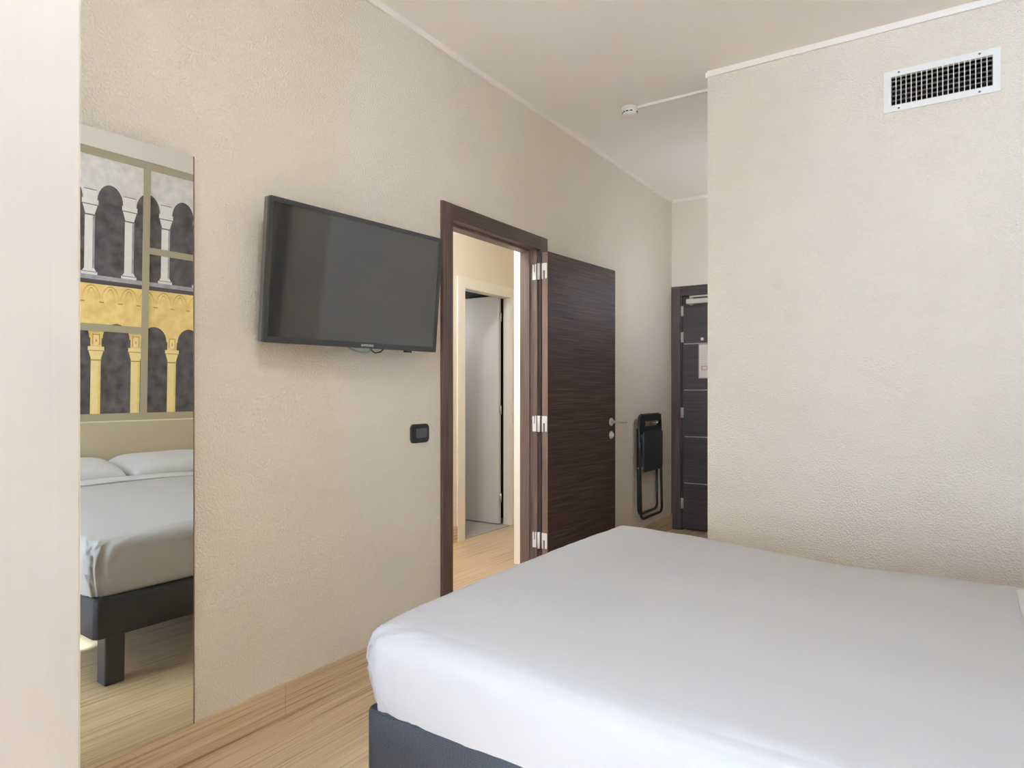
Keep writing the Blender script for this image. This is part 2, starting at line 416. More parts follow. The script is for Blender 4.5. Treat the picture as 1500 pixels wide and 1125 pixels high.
for zc in (.25, 1.05, 1.9):
    bm = BM(); tube(bm, [(XF-.09, A1-.02, zc-.04), (XF-.09, A1-.02, zc+.04)], .008); link('hinge', bm, M['alu'], l2)
bm = BM(); box(bm, XF-.074, XF, A0, A1, 0, .007); link('threshold', bm, M['tile'], d2)

# ------------------------------------------------------------------ door 3: entrance door at the end of the passage
d3 = struct(empty('door_3', (.5, YE, 0)), 'dark entrance door with thin metal inlay lines at the passage end', 'door')
bm = BM()
box(bm, .003, .082, YE-.02, YE, 0, 2.148); box(bm, .918, .985, YE-.02, YE, 0, 2.148)
link('upright_casing', bm, M['wenge_greyv'], d3, origin=O0)
bm = BM()
box(bm, .082, .918, YE-.019, YE, 2.068, 2.148)
box(bm, .070, .095, YE, YE+.10, 0, 2.075); box(bm, .905, .93, YE, YE+.10, 0, 2.075); box(bm, .095, .905, YE, YE+.10, 2.062, 2.075)
link('head_casing', bm, M['wenge_grey'], d3, origin=O0)
bm = BM(); rbox(bm, .098, .902, YE+.006, YE+.05, .01, 2.056, .002, 1)
lf3 = link('door_leaf', bm, M['wenge_grey'], d3)
for z in (.415, .824, 1.234, 1.640):
    bm = BM(); box(bm, .112, .888, YE+.003, YE+.007, z-.003, z+.003); link('metal_inlay', bm, M['alu'], lf3)
for z in (.235, 1.035, 1.70, 1.93):
    bm = BM(); tube(bm, [(.090, YE-.004, z-.045), (.090, YE-.004, z+.045)], .0075); box(bm, .086, .106, YE+.001, YE+.006, z-.045, z+.045)
    link('hinge', bm, M['alu'], lf3)
bm = BM(); rbox(bm, .142, .40, YE-.045, YE+.008, 1.985, 2.03, .008, 3)
lathe(bm, [(.018, 0), (.018, .062), (.012, .066)], (.185, YE-.02, 1.975), 'Z', 16)
cl = link('door_closer', bm, M['chrome'], lf3)
bm = BM(); rbox(bm, .17, .42, YE-.034, YE-.02, 2.042, 2.056, .003, 2); link('closer_arm', bm, M['chrome'], cl)
bm = BM(); rbox(bm, .262, .285, YE-.006, YE+.008, 1.665, 1.69, .003, 2); link('peephole', bm, M['hinge'], lf3)
# framed notice on it
nt_ = tag(empty('door_notice', (.285, YE+.003, 1.36)), 'pale framed paper notice with faint red print on the entrance door', 'notice')
bm = BM(); rbox(bm, .243, .443, YE-.004, YE+.006, 1.335, 1.632, .002, 1); link('holder', bm, plain('clear_grey_plastic', (196, 190, 178), .3), nt_)
bm = BM(); box(bm, .251, .435, YE-.0052, YE-.004, 1.343, 1.624, 0)
for k in range(9): box(bm, .262, .42-.02*(k % 3), YE-.0058, YE-.0052, 1.60-.017*k, 1.604-.017*k, 1)
box(bm, .266, .33, YE-.0058, YE-.0052, 1.405, 1.445, 2); box(bm, .345, .42, YE-.0058, YE-.0052, 1.39, 1.44, 1); box(bm, .28, .315, YE-.0062, YE-.0058, 1.415, 1.435, 0)
link('printed_sheet', bm, [plain('notice_paper', (226, 218, 206), .6), plain('notice_grey_print', (206, 198, 187), .6), plain('notice_red_print', (208, 166, 152), .6)], nt_)

# ------------------------------------------------------------------ television
kt = .97; TC = Vector((2.1, 0, 1.23)) + (Vector((.0640, 1.9871, 1.6690)) - Vector((2.1, 0, 1.23)))*kt; yaw, pit, rol = R(-3.593), R(5.219), R(.2355)
TR = Matrix.Translation(TC) @ Matrix.Rotation(yaw, 4, 'Z') @ Matrix.Rotation(pit, 4, 'Y') @ Matrix.Rotation(-rol, 4, 'X')
TR = Matrix.Translation(TC) @ Matrix.Rotation(yaw, 4, 'Z') @ Matrix.Rotation(pit, 4, 'Y') @ Matrix.Rotation(rol, 4, 'X')
tw, thh = .905/2*kt, .527/2*kt
tv = tag(empty('television', (.02, TC.y, TC.z)), 'flat dark television mounted on the left wall beside the doorway', 'television')
bm = BM()
bz = .017
# front bezel as a rounded ring
outer = rrect(-tw, tw, -thh, thh, .006, 3); inner = rrect(-tw+bz, tw-bz, -thh+bz+.006, thh-bz, .002, 3)
n = len(outer)
Ao = [bm.verts.new(TR @ Vector((0, y, z))) for y, z in outer]; Ai = [bm.verts.new(TR @ Vector((0, y, z))) for y, z in inner]
Bo = [bm.verts.new(TR @ Vector((-.012, y, z))) for y, z in outer]; Bi = [bm.verts.new(TR @ Vector((-.004, y, z))) for y, z in inner]
for i in range(n):
    j = (i+1) % n
    bm.faces.new((Ao[i], Ao[j], Ai[j], Ai[i])); bm.faces.new((Ao[i], Bo[i], Bo[j], Ao[j])); bm.faces.new((Ai[i], Ai[j], Bi[j], Bi[i]))
link('bezel', bm, M['tv_frame'], tv)
bm = BM(); box(bm, -.008, -.003, -tw+bz-.002, tw-bz+.002, -thh+bz+.004, thh-bz+.002, 0, TR); link('screen', bm, M['screen'], tv)
bm = BM(); prism(bm, rrect(-tw+.001, tw-.001, -thh+.001, thh-.001, .006, 3), -.034, -.010, 0, TR); link('side_rim', bm, M['tv_side'], tv)
bm = BM(); prism(bm, rrect(-tw+.15, tw-.15, -thh+.1, thh-.14, .03, 4), -.050, -.033, 0, TR); link('back_cover', bm, M['black_plastic'], tv)
bm = BM(); box(bm, 0, .008, TC.y-.10, TC.y+.10, TC.z-.10, TC.z+.10); box(bm, .008, TC.x-.045, TC.y-.06, TC.y-.03, TC.z-.10, TC.z+.05); box(bm, .008, TC.x-.045, TC.y+.03, TC.y+.06, TC.z-.10, TC.z+.05)
link('wall_bracket', bm, M['black_plastic'], tv)
cu = bpy.data.curves.new('logo_text', 'FONT'); cu.body = 'SAMSUNG'; cu.size = .0135; cu.align_x = 'CENTER'; cu.extrude = .0004; cu.space_character = 1.1
to = bpy.data.objects.new('logo_text', cu); C.objects.link(to); bpy.context.view_layer.update()
me = bpy.data.meshes.new_from_object(to.evaluated_get(bpy.context.evaluated_depsgraph_get())); bpy.data.objects.remove(to)
bm = BM(); bm.from_mesh(me); bpy.data.meshes.remove(me)
for v in bm.verts: v.co = TR @ Vector((.0006 + v.co.z, .035 + v.co.x, -thh+.0075 + v.co.y))
link('logo', bm, M['logo'], tv)
def tvp(x, y, z): return TR @ Vector((x, y, z))
bm = BM(); tube(bm, [tvp(-.03, -.045, -thh+.02), tvp(-.03, -.03, -thh-.004), tvp(-.03, 0, -thh-.014), tvp(-.03, .035, -thh-.018), tvp(-.03, .07, -thh-.015), tvp(-.03, .085, -thh+.01)], .0035, 8)
link('cable', bm, M['cable_blue'], tv)['label'] = 'pale blue cable'
bm = BM(); tube(bm, [tvp(-.03, .075, -thh+.01), tvp(-.03, .085, -thh-.008), tvp(-.03, .105, -thh-.018), tvp(-.03, .135, -thh-.012), tvp(-.03, .155, -thh+.006)], .003, 8)
link('cable', bm, M['black_plastic'], tv)['label'] = 'black cable'
bm = BM(); rbox(bm, -.030, -.012, .265, .30, -thh-.008, -thh+.002, .002, 2, 0, TR); link('sensor', bm, M['black_plastic'], tv)

# ------------------------------------------------------------------ mirror (hung a little crooked, leaning out at the top)
mp = Vector((.012, 1.274, .136))
MT = Matrix.Translation(mp) @ Matrix.Rotation(R(-.64), 4, 'Z') @ Matrix.Rotation(R(.9), 4, 'Y') @ Matrix.Rotation(R(.55), 4, 'X')
mir = tag(empty('wall_mirror', mp), 'tall frameless mirror hung on the left wall, reflecting the bed', 'mirror')
bm = BM(); box(bm, 0, .001, -.52, 0, 0, 1.852, 0, MT); link('mirror_glass', bm, M['mirror'], mir)
bm = BM(); box(bm, -.006, 0, -.52, 0, 0, 1.852, 0, MT)
box(bm, 0, .0018, -.0022, .0012, 0, 1.852, 0, MT)
link('backing', bm, M['mirror_edge'], mir)

# ------------------------------------------------------------------ wardrobe at the left edge
WY1, WXF = .667, .60
w = tag(empty('wardrobe', (.3, .2, 0)), 'tall glossy off-white wardrobe at the left edge, next to the mirror', 'wardrobe')
bm = BM()
box(bm, .002, WXF-.022, -.30, WY1-.012, .06, 2.62); box(bm, .03, WXF-.06, -.28, WY1-.03, 0, .06)
link('carcass', bm, M['laminate'], w, origin=O0)
bm = BM(); rbox(bm, WXF-.02, WXF, .19, WY1, .004, 2.62, .002, 2); dd = link('door', bm, M['laminate'], w, origin=O0)
bm = BM(); box(bm, WXF-.0195, WXF-.001, WY1, WY1+.001, .006, 2.618); link('edge_band', bm, M['laminate_edge'], dd)
bm = BM(); tube(bm, [(WXF, .23, .95), (WXF+.03, .23, .95), (WXF+.03, .23, 1.15), (WXF, .23, 1.15)], .006); link('handle', bm, M['chrome'], dd)
bm = BM(); rbox(bm, WXF-.02, WXF, -.29, .186, .004, 2.62, .002, 2); dd = link('door', bm, M['laminate'], w, origin=O0)
bm = BM(); tube(bm, [(WXF, .145, .95), (WXF+.03, .145, .95), (WXF+.03, .145, 1.15), (WXF, .145, 1.15)], .006); link('handle', bm, M['chrome'], dd)

# ------------------------------------------------------------------ bed
BX0, BX1, BY0, BY1 = .770, 2.852, 1.300, 2.93
bed = tag(empty('bed', (1.8, 2.1, 0)), 'double bed on a dark blue-grey upholstered base with square legs', 'bed')
bm = BM(); t = BM(); box(t, BX0, BX1, BY0, BY1, .213, .375); bmesh.ops.recalc_face_normals(t, faces=t.faces)
bmesh.ops.bevel(t, geom=[e for e in t.edges if abs(e.verts[0].co.z-e.verts[1].co.z) > .1], offset=.026, segments=6, profile=.5, affect='EDGES')
bmesh.ops.bevel(t, geom=[e for e in t.edges if e.verts[0].co.z > .37 and e.verts[1].co.z > .37], offset=.012, segments=3, profile=.5, affect='EDGES')
for f in t.faces: f.smooth = True
merge(bm, t); bb = link('base', bm, M['base'], bed)
for lx, ly in ((BX0+.035, BY0+.055), (BX1-.08, BY0+.055), (BX0+.004, BY1-.10), (BX1-.08, BY1-.10)):
    bm = BM(); rbox(bm, lx, lx+.07, ly, ly+.08, 0, .214, .006, 2); link('leg', bm, M['leg'], bed)
bm = BM(); rbox(bm, BX0+.03, BX1, BY0+.03, BY1-.03, .375, .535, .05, 5); mt = link('mattress', bm, M['sheet'], bed)
for f in mt.data.polygons: f.use_smooth = True

# duvet: soft rounded shell drawn over mattress, foot and sides
def duvet():
    bm = BM()
    X0, X1, Y0, Y1, Zb = .776, 2.40, 1.292, 2.955, .372
    nu, nv, nz = 90, 90, 22
    r = .07
    def ztop(x, y):
        a = max(0, min(1, (x-.85)/1.0)); a = a*a*(3-2*a)
        dome = 1 - abs((y-2.11)/.86)**2.6
        z = .600 - .058*a*(1 - .55*max(0, dome)) + .018*max(0, dome)
        return z
    def shape(p):
        x, y, z = p
        zt = ztop(x, y)
        k = (z-Zb)/(.6-Zb)
        z = Zb + k*(zt-Zb)
        # rounding: pull toward the inner core
        cx = min(max(x, X0+r), 9); cy = min(max(y, Y0+r*1.5), Y1-r*1.3); cz = min(z, zt-r)
        d = Vector(((x-cx)/r, (y-cy)/(r*1.5 if y < 2 else r*1.3), (z-cz)/r))
        if d.length > 1e-6:
            # superquadric rounding
            e = 2.8
            L = (abs(d.x)**e + abs(d.y)**e + abs(d.z)**e)**(1/e); mx_ = max(abs(d.x), abs(d.y), abs(d.z))
            d = d*(mx_/L)
            x = cx + d.x*r; y = cy + d.y*(r*1.5 if y < 2 else r*1.3); z = cz + d.z*r
        # side bulge, tucked in at the hem
        kk = max(0, min(1, (z-Zb)/.24))
        bul = math.sin(kk*math.pi)*.012 - (1-kk)**2*.016
        if x < X0+.03: x -= bul
        if y < Y0+.04: y -= bul
        if y > Y1-.04: y += bul
        # hem dips along the near side
        if y < Y0+.06 and kk < .4: z -= .042*(1-kk/.4)*max(0, min(1, (x-X0-.06)/.28))
        # pulled creases at the foot corners
        for yc, s in ((Y0, 1), (Y1, -1)):
            dx, dy = x-X0, (y-yc)*s
            dist = math.hypot(dx, dy)
            if dist < .42:
                w = (1-dist/.42)**2
                ang = math.atan2(dy+.03, dx+.03)
                cr = noise.noise(Vector((ang*13, z*3.0+s, dist*2)))*.016*w
                if dist < .2 and s == 1 and kk < .98: cr += math.sin(ang*16 + z*14)*.003*w
                x -= cr*.7; y -= cr*s*.7; z += cr*.6
        # fine upright gathers on the side and foot near the corner, and along the foot crest
        if y < Y0+.05 and kk < 1:
            g = max(0, 1-(x-X0)/.55)
            y += noise.noise(Vector((x*34, z*5, 2.0)))*.0042*g*(.4+.6*(1-kk))
        if x < X0+.08:
            x += noise.noise(Vector((y*26, z*6, 5.0)))*.0028*max(0, min(1, kk*1.4-.3))
        if x < X0+.10 and kk > .05:
            dy = abs(y-Y0) if y < 2 else abs(y-Y1)
            if dy < .34:
                q = (1-dy/.34)**1.5*min(1, kk*2.2)
                a2 = math.atan2(z-Zb-.05, dy+.02)
                x += (abs(noise.noise(Vector((a2*6.5, dy*5, 7.0))))-.15)*.030*q
        # low frequency softness
        nn = noise.noise(Vector((x*2.1, y*2.1, z*2)))*.006 + noise.noise(Vector((x*6+3, y*6, z*5)))*.0018
        if y < Y0 + .05: y += nn
        elif x < X0+.05: x += nn
        else: z += nn
        return (x, y, z)
    def sp(a, b, i, n):   # denser near both ends
        t = i/n; t = .5 - .5*math.cos(math.pi*t); t = .6*t + .4*(i/n)
        return a + (b-a)*t
    top = [[bm.verts.new(shape((sp(X0, X1, i, nu), sp(Y0, Y1, j, nv), .6))) for j in range(nv+1)] for i in range(nu+1)]
    def skirt(edge, base):
        prev = edge
        for k in range(1, nz+1):
            z = .6 + (Zb-.6)*k/nz
            cur = [bm.verts.new(shape((bx, by, z))) for bx, by in base]
            for a in range(len(edge)-1): bm.faces.new((prev[a], prev[a+1], cur[a+1], cur[a]))
            prev = cur
    for i in range(nu):
        for j in range(nv): bm.faces.new((top[i][j], top[i+1][j], top[i+1][j+1], top[i][j+1]))
    # one continuous skirt round near side, foot and far side
    loop = [(i, 0) for i in range(nu, -1, -1)] + [(0, j) for j in range(1, nv+1)] + [(i, nv) for i in range(1, nu+1)]
    skirt([top[i][j] for i, j in loop], [(sp(X0, X1, i, nu), sp(Y0, Y1, j, nv)) for i, j in loop])
    return bm
du = tag(link('duvet', duvet(), M['sheet'], smooth=True), 'smooth white duvet tucked over the foot of the bed', 'duvet')
md = du.modifiers.new('thick', 'SOLIDIFY'); md.thickness = .012; md.offset = -1
# turned-back sheet band at the pillows, a part of the duvet
bm = BM(); N = 60
prof = [(2.262, .004), (2.266, .012), (2.28, .016), (2.34, .019), (2.40, .016), (2.425, .002), (2.42, -.03)]
rows = []
for j in range(N+1):
    y = 1.30 + (2.93-1.30)*j/N
    e = 1 - abs((y-2.11)/.83)**8
    dome = 1 - abs((y-2.11)/.86)**2.6
    zt = .600 - .058*(1-.55*max(0, dome)) + .018*max(0, dome)
    rows.append([bm.verts.new((px + .012*noise.noise(Vector((y*2, 0, 1))), y, zt + pz - (1-e)*.05)) for px, pz in prof])
for a, b_ in zip(rows, rows[1:]):
    for k in range(len(prof)-1): bm.faces.new((a[k], a[k+1], b_[k+1], b_[k]))
fo = link('sheet_fold', bm, M['pillow'], du, smooth=True)
md = fo.modifiers.new('thick', 'SOLIDIFY'); md.thickness = .008; md.offset = -1

def pillow(cx, cy, lx, ly, hz, z0, tilt, label):
    bm = BM(); n = 36; T = Matrix.Translation((cx, cy, z0)) @ Matrix.Rotation(tilt, 4, 'Y')
    g = {}
    for s in (1, -1):
        for i in range(n+1):
            for j in range(n+1):
                u = -math.cos(math.pi*i/n); v_ = -math.cos(math.pi*j/n)
                edge = i in (0, n) or j in (0, n)
                if edge and s == -1: g[s, i, j] = g[1, i, j]; continue
                hgt = (max(0, 1-abs(u)**3.2)*max(0, 1-abs(v_)**6))**.5
                pin = 1 - .05*(u*u*v_*v_)
                wr = noise.noise(Vector((u*2.5+cx, v_*3+cy, s)))*.008*hgt
                g[s, i, j] = bm.verts.new(T @ Vector((u*lx/2*pin, v_*ly/2*pin, s*hz/2*hgt*(1 if s > 0 else .8) + wr)))
    for s in (1, -1):
        for i in range(n):
            for j in range(n):
                try: bm.faces.new((g[s, i, j], g[s, i+1, j], g[s, i+1, j+1], g[s, i, j+1]))
                except ValueError: pass
    return tag(link('pillow', bm, M['pillow'], smooth=True), label, 'pillow', 'pillows at the headboard')
pillow(2.625, 1.84, .42, .78, .17, .618, R(-6), 'plump white pillow at the left in the mirror, nearer the viewpoint')
pillow(2.63, 2.575, .42, .66, .17, .620, R(-6), 'long white pillow at the right in the mirror, by the far bed side')

hb = tag(empty('headboard', (XH-.03, 2.1, 0)), 'plain beige headboard panel under the arcade mural', 'headboard')
bm = BM(); box(bm, XH-.04, XH-.001, .6, YR-.015, 0, .922); link('panel', bm, M['headboard'], hb, origin=(XH-.03, 2.1, 0))
bm = BM(); box(bm, XH-.042, XH-.001, .6, YR-.015, .922, .930); link('top_edge', bm, M['headboard_edge'], hb, origin=(XH-.03, 2.1, 0))

# ------------------------------------------------------------------ mural: arcade picture behind a lattice of flat bars
mu = tag(empty('arcade_mural', (XH-.02, 2.1, .93)), 'large arcade picture, grey above and golden below, over the headboard', 'picture')
bm = BM(); PX = XH-.012
MY0, MY1, MYC, MZ0, MZ1 = .62, 3.20, 3.03, .93, 2.782
mats = [M['ink_shadow'], M['ink_stone'], M['ink_column'], M['ink_line'], M['ink_ledge'], M['ink_ledge_dark'], M['ink_ochre'], M['ink_ochre_line'], M['ink_gold']]
box(bm, PX, XH-.001, MY0, MY1, MZ0, MZ1, 0)
lay = [0]
def flat(poly, mi, d):
    vs = [bm.verts.new((PX - d*.0006, min(max(y, MY0), MYC), z)) for y, z in poly]
    try: bm.faces.new(vs).material_index = mi
    except ValueError: pass
def rect(y0, y1, z0, z1, mi, d):
    if y1 > MY0 and y0 < MYC: flat([(y0, z0), (y1, z0), (y1, z1), (y0, z1)], mi, d)
P = .2585
def arcade(cz0, cols, spr, topz, hz, stone, d, halfw):
    """spandrel wall above a row of round arches, built between column centres"""
    for c0 in cols:
        c1 = c0 + P; mid = (c0+c1)/2; rr = P/2-halfw
        pts = [(c0, topz), (c0, spr), (c0+halfw, spr)]
        for k in range(13):
            a = math.pi - math.pi*k/12
            pts.append((mid + rr*math.cos(a), spr + hz*math.sin(a)))
        pts += [(c1, spr), (c1, topz)]
        # split as strips so each face stays convex
        for k in range(12):
            a0 = math.pi - math.pi*k/12; a1 = math.pi - math.pi*(k+1)/12
            flat([(mid+rr*math.cos(a0), spr+hz*math.sin(a0)), (mid+rr*math.cos(a1), spr+hz*math.sin(a1)), (mid+rr*math.cos(a1), topz), (mid+rr*math.cos(a0), topz)], stone, d)
        rect(c0-.0005, c0+halfw, spr, topz, stone, d); rect(c1-halfw, c1+.0005, spr, topz, stone, d)
ucs = [2.165 + P*k for k in range(-7, 6)]
arcade(0, ucs, 2.43, MZ1, .125, 1, 1, .045)
for c in ucs:
    rect(c-.032, c+.032, 1.97, 2.33, 2, 2)                        # shaft
    flat([(c-.028, 2.33), (c+.028, 2.33), (c+.048, 2.40), (c-.048, 2.40)], 2, 2)
    rect(c-.052, c+.052, 2.40, 2.435, 2, 3); rect(c-.053, c+.053, 2.396, 2.402, 3, 4)
    rect(c-.036, c+.036, 2.325, 2.334, 3, 4)
    rect(c-.04, c+.04, 2.43, 2.50, 2, 2); rect(c-.041, c+.041, 2.497, 2.502, 3, 4)
    flat([(c-.032, 1.97), (c-.046, 1.945), (c+.046, 1.945), (c+.032, 1.97)], 2, 3); rect(c-.052, c+.052, 1.925, 1.947, 2, 3); rect(c-.046, c+.046, 1.944, 1.948, 3, 4)
    rect(c+.018, c+.032, 1.97, 2.325, 4, 3)
rect(MY0, MYC, 1.895, 1.927, 4, 4); rect(MY0, MYC, 1.868, 1.897, 5, 5)
lcs = [2.215 + P*1.02*k for k in range(-7, 6)]
Pk = P; P = P*1.02
arcade(0, lcs, 1.50, 1.870, .105, 6, 1, .042)
for c in lcs:
    rect(c-.032, c+.032, .94, 1.35, 8, 2); rect(c+.016, c+.032, .94, 1.34, 6, 3)
    flat([(c-.03, 1.35), (c+.03, 1.35), (c+.048, 1.415), (c-.048, 1.415)], 8, 3); rect(c-.052, c+.052, 1.415, 1.442, 8, 4)
    rect(c-.052, c+.052, 1.411, 1.416, 7, 5); rect(c-.036, c+.036, 1.345, 1.353, 7, 5)
    rect(c-.036, c+.036, 1.44, 1.56, 6, 2)
    flat([(c-.026+.026*math.cos(0)+.026*math.cos(2*math.pi*k/12), 1.485+.035*math.sin(2*math.pi*k/12)) for k in range(12)], 8, 4)
    rect(c-.003, c+.004, 1.472, 1.492, 7, 5); rect(c-.024, c-.019, 1.455, 1.53, 7, 5); rect(c+.019, c+.024, 1.455, 1.53, 7, 5); rect(c-.022, c+.022, 1.522, 1.527, 7, 5)
P = Pk
# blind scallop arches along the golden band
y = MY0+.02
while y < MYC-.11:
    for rr, zc, hh_ in ((.058, 1.752, .108), (.026, 1.757, .085)):
        for k in range(14):
            a0 = math.pi*k/14; a1 = math.pi*(k+1)/14
            q0, q1 = (y+.058+rr*math.cos(a0), zc+hh_*math.sin(a0)), (y+.058+rr*math.cos(a1), zc+hh_*math.sin(a1))
            flat([q0, q1, (q1[0], q1[1]-.006), (q0[0], q0[1]-.006)], 7, 3)
    rect(y-.016, y+.016, 1.742, 1.750, 7, 3)
    y += .1235
link('print', bm, mats, mu, origin=(XH-.02, 2.1, .93), recalc=False)
bm = BM(); x0, x1 = XH-.022, PX-.004
for z0, z1 in ((.93, .98), (2.731, 2.782)): box(bm, x0, x1, MY0, MY1, z0, z1)
muls = [MY0, 1.30, 2.514, MYC]
for y in muls: box(bm, x0, x1, y, y+.048, .98, 2.731)
box(bm, x0, x1, 2.562, MYC, 2.128, 2.175); box(bm, x0, x1, 1.348, 2.514, 1.546, 1.595); box(bm, x0, x1, MY0+.048, 1.30, 2.128, 2.175)
link('lattice_bars', bm, M['lattice'], mu, origin=(XH-.02, 2.1, .93))

# ------------------------------------------------------------------ small fittings
sw = tag(empty('light_switch', (.0, 2.40, .985)), 'black light switch plate with grey rockers, left of the doorway', 'switch')
bm = BM(); t = BM(); prism(t, rrect(2.337, 2.465, .984, 1.073, .022, 6), .0005, .009)
bmesh.ops.recalc_face_normals(t, faces=t.faces)
bmesh.ops.bevel(t, geom=[e for e in t.edges if e.verts[0].co.x > .008 and e.verts[1].co.x > .008], offset=.003, segments=2, profile=.5, affect='EDGES'); merge(bm, t)
link('plate', bm, M['black_plastic'], sw)
for y0, y1 in ((2.372, 2.398), (2.400, 2.446)):
    bm = BM(); rbox(bm, .006, .0115, y0, y1, 1.008, 1.051, .002, 2); link('rocker', bm, plain('grey_rocker', (84, 84, 84), .4), sw)

sd = tag(empty('smoke_detector', (.479, 3.757, H)), 'round white smoke detector on the ceiling at the end of the conduit', 'smoke detector')
bm = BM(); lathe(bm, [(.052, 0), (.052, -.010), (.049, -.014)], (.479, 3.757, H-.0005)); link('mounting_base', bm, M['trim_white'], sd)
bm = BM(); lathe(bm, [(.045, -.013), (.047, -.024), (.043, -.040), (.030, -.050), (.012, -.052)], (.479, 3.757, H)); link('sensor_dome', bm, M['trim_white'], sd)
for k in range(12):
    a = 2*math.pi*k/12
    if k % 6 == 5: continue
    T = Matrix.Translation((.479, 3.757, H)) @ Matrix.Rotation(a, 4, 'Z')
    bm = BM(); box(bm, .040, .0462, -.008, .008, -.036, -.030, 0, T); link('vent_slot', bm, M['dark_hole'], sd)
bm = BM(); rbox(bm, .525, XR-.0005, 3.752, 3.777, H-.016, H-.0005, .003, 2); tag(link('cable_conduit', bm, M['trim_white']), 'straight white cable conduit across the ceiling to the smoke detector', 'conduit')

av = tag(empty('air_grille', (2.049, YR, VZ0)), 'white framed metal air grille high on the wall beyond the bed', 'vent')
bm = BM(); fw = .028
for a in ((VX0, VX1, VZ0, VZ0+fw), (VX0, VX1, VZ1-fw, VZ1), (VX0, VX0+fw, VZ0+fw, VZ1-fw), (VX1-fw, VX1, VZ0+fw, VZ1-fw)):
    box(bm, a[0], a[1], YR-.007, YR-.0005, a[2], a[3])
box(bm, VX0+fw, VX0+fw+.001, YR, YR+.05, VZ0+fw, VZ1-fw)
link('frame', bm, M['alu'] if False else plain('vent_white_paint', (232, 231, 224), .45), av)
bm = BM(); nb = 18
for k in range(1, nb+1):
    x = VX0+fw + (VX1-VX0-2*fw)*k/(nb+1); box(bm, x-.0016, x+.0016, YR-.004, YR+.012, VZ0+fw, VZ1-fw)
link('upright_bars', bm, plain('vent_bar_white', (226, 222, 210), .45), av)
bm = BM()
for k in range(6):
    z = VZ0+fw + (VZ1-VZ0-2*fw)*(k+.5)/6
    T = Matrix.Translation((0, YR+.027, z)) @ Matrix.Rotation(R(6), 4, 'X')
    box(bm, VX0+fw+.001, VX1-fw-.001, -.012, .012, -.001, .001, 0, T)
link('blades', bm, plain('vent_blade_beige', (150, 142, 126), .5), av)
bm = BM(); box(bm, VX0+fw+.001, VX1-fw-.001, YR+.095, YR+.10, VZ0+fw+.001, VZ1-fw-.001); 
hx0, hx1, hz0, hz1 = VX0+.028, VX1-.028, VZ0+.028, VZ1-.028
for q in ((hx0, hx1, hz0, hz0+.0008), (hx0, hx1, hz1-.0008, hz1), (hx0, hx0+.0008, hz0, hz1), (hx1-.0008, hx1, hz0, hz1)): box(bm, q[0], q[1], YR+.014, YR+.10, q[2], q[3])
link('duct', bm, M['dark_hole'], av)
for x in (VX0+.06, VX1-.075):
    for z in (VZ0+.012, VZ1-.012):
        bm = BM(); lathe(bm, [(.0045, 0), (.004, -.0025), (.002, -.003)], (x, YR-.007, z), 'Y', 12); link('screw', bm, plain('screw_grey', (120, 116, 108), .4, .6), av)

# ------------------------------------------------------------------ folding chair hung flat on the wall
fc = tag(empty('folding_chair', (.03, 5.155, .215)), 'black metal folding chair hung folded flat on the wall', 'chair')
def frame(y0, y1, z0, z1, r, x, x1=None, n=6):
    pts = rrect(y0, y1, z0, z1, r, n)
    return [(x + ((x1 if x1 is not None else x)-x)*(z-z0)/(z1-z0), y, z) for y, z in pts]
bm = BM(); tube(bm, frame(4.935, 5.385, .222, 1.035, .05, .062, .045), .0115, 10, True); link('front_frame', bm, M['black_paint'], fc)
bm = BM()
lp = [(.026, 4.962, .93), (.028, 4.962, .33)] + [(.030, 4.962+.05-.05*math.cos(R(90*k/6)), .33-.05*math.sin(R(90*k/6))-.028) for k in range(7)]
rp = [(.030, 5.358-.05+.05*math.sin(R(90*k/6)), .302-.05*math.cos(R(90*k/6))) for k in range(7)] + [(.028, 5.358, .33), (.026, 5.358, .93)]
tube(bm, lp+rp, .011, 10); link('rear_legs', bm, M['black_paint'], fc)
bm = BM()
# backrest with a hand slot: plate made of four strips around the slot
bx0, bx1 = .050, .060
def bp(y0, y1, z0, z1): rbox(bm, bx0, bx1, y0, y1, z0, z1, .002, 1)
bp(4.945, 5.375, .985, 1.036); bp(4.945, 5.375, .885, .945); bp(4.945, 5.03, .945, .985); bp(5.29, 5.375, .945, .985)
link('backrest', bm, M['black_plastic'], fc)
bm = BM(); t = BM(); prism(t, rrect(4.958, 5.372, .585, .905, .035, 6), .060, .076)
bmesh.ops.recalc_face_normals(t, faces=t.faces); bmesh.ops.bevel(t, geom=[e for e in t.edges if abs(e.verts[0].co.x-e.verts[1].co.x) < .001], offset=.005, segments=2, profile=.5, affect='EDGES'); merge(bm, t)
link('seat', bm, plain('charcoal_seat', (52, 54, 58), .45, bump=.1, bscale=120), fc)
for y in (4.955, 5.372):
    bm = BM(); tube(bm, [(.028, y, .62), (.068, y, .62)], .008); link('pivot', bm, M['chrome'], fc)
hk = tag(empty('wall_hook', (0, 5.16, .96)), 'small metal hook holding the folding chair by its hand slot', 'hook')
bm = BM(); box(bm, .0005, .004, 5.25, 5.285, .92, 1.0); link('hook_plate', bm, M['alu'], hk)
bm = BM(); tube(bm, [(.004, 5.268, .965), (.05, 5.268, .962), (.068, 5.268, .966), (.072, 5.268, .98)], .005, 8); link('hook_arm', bm, M['alu'], hk)

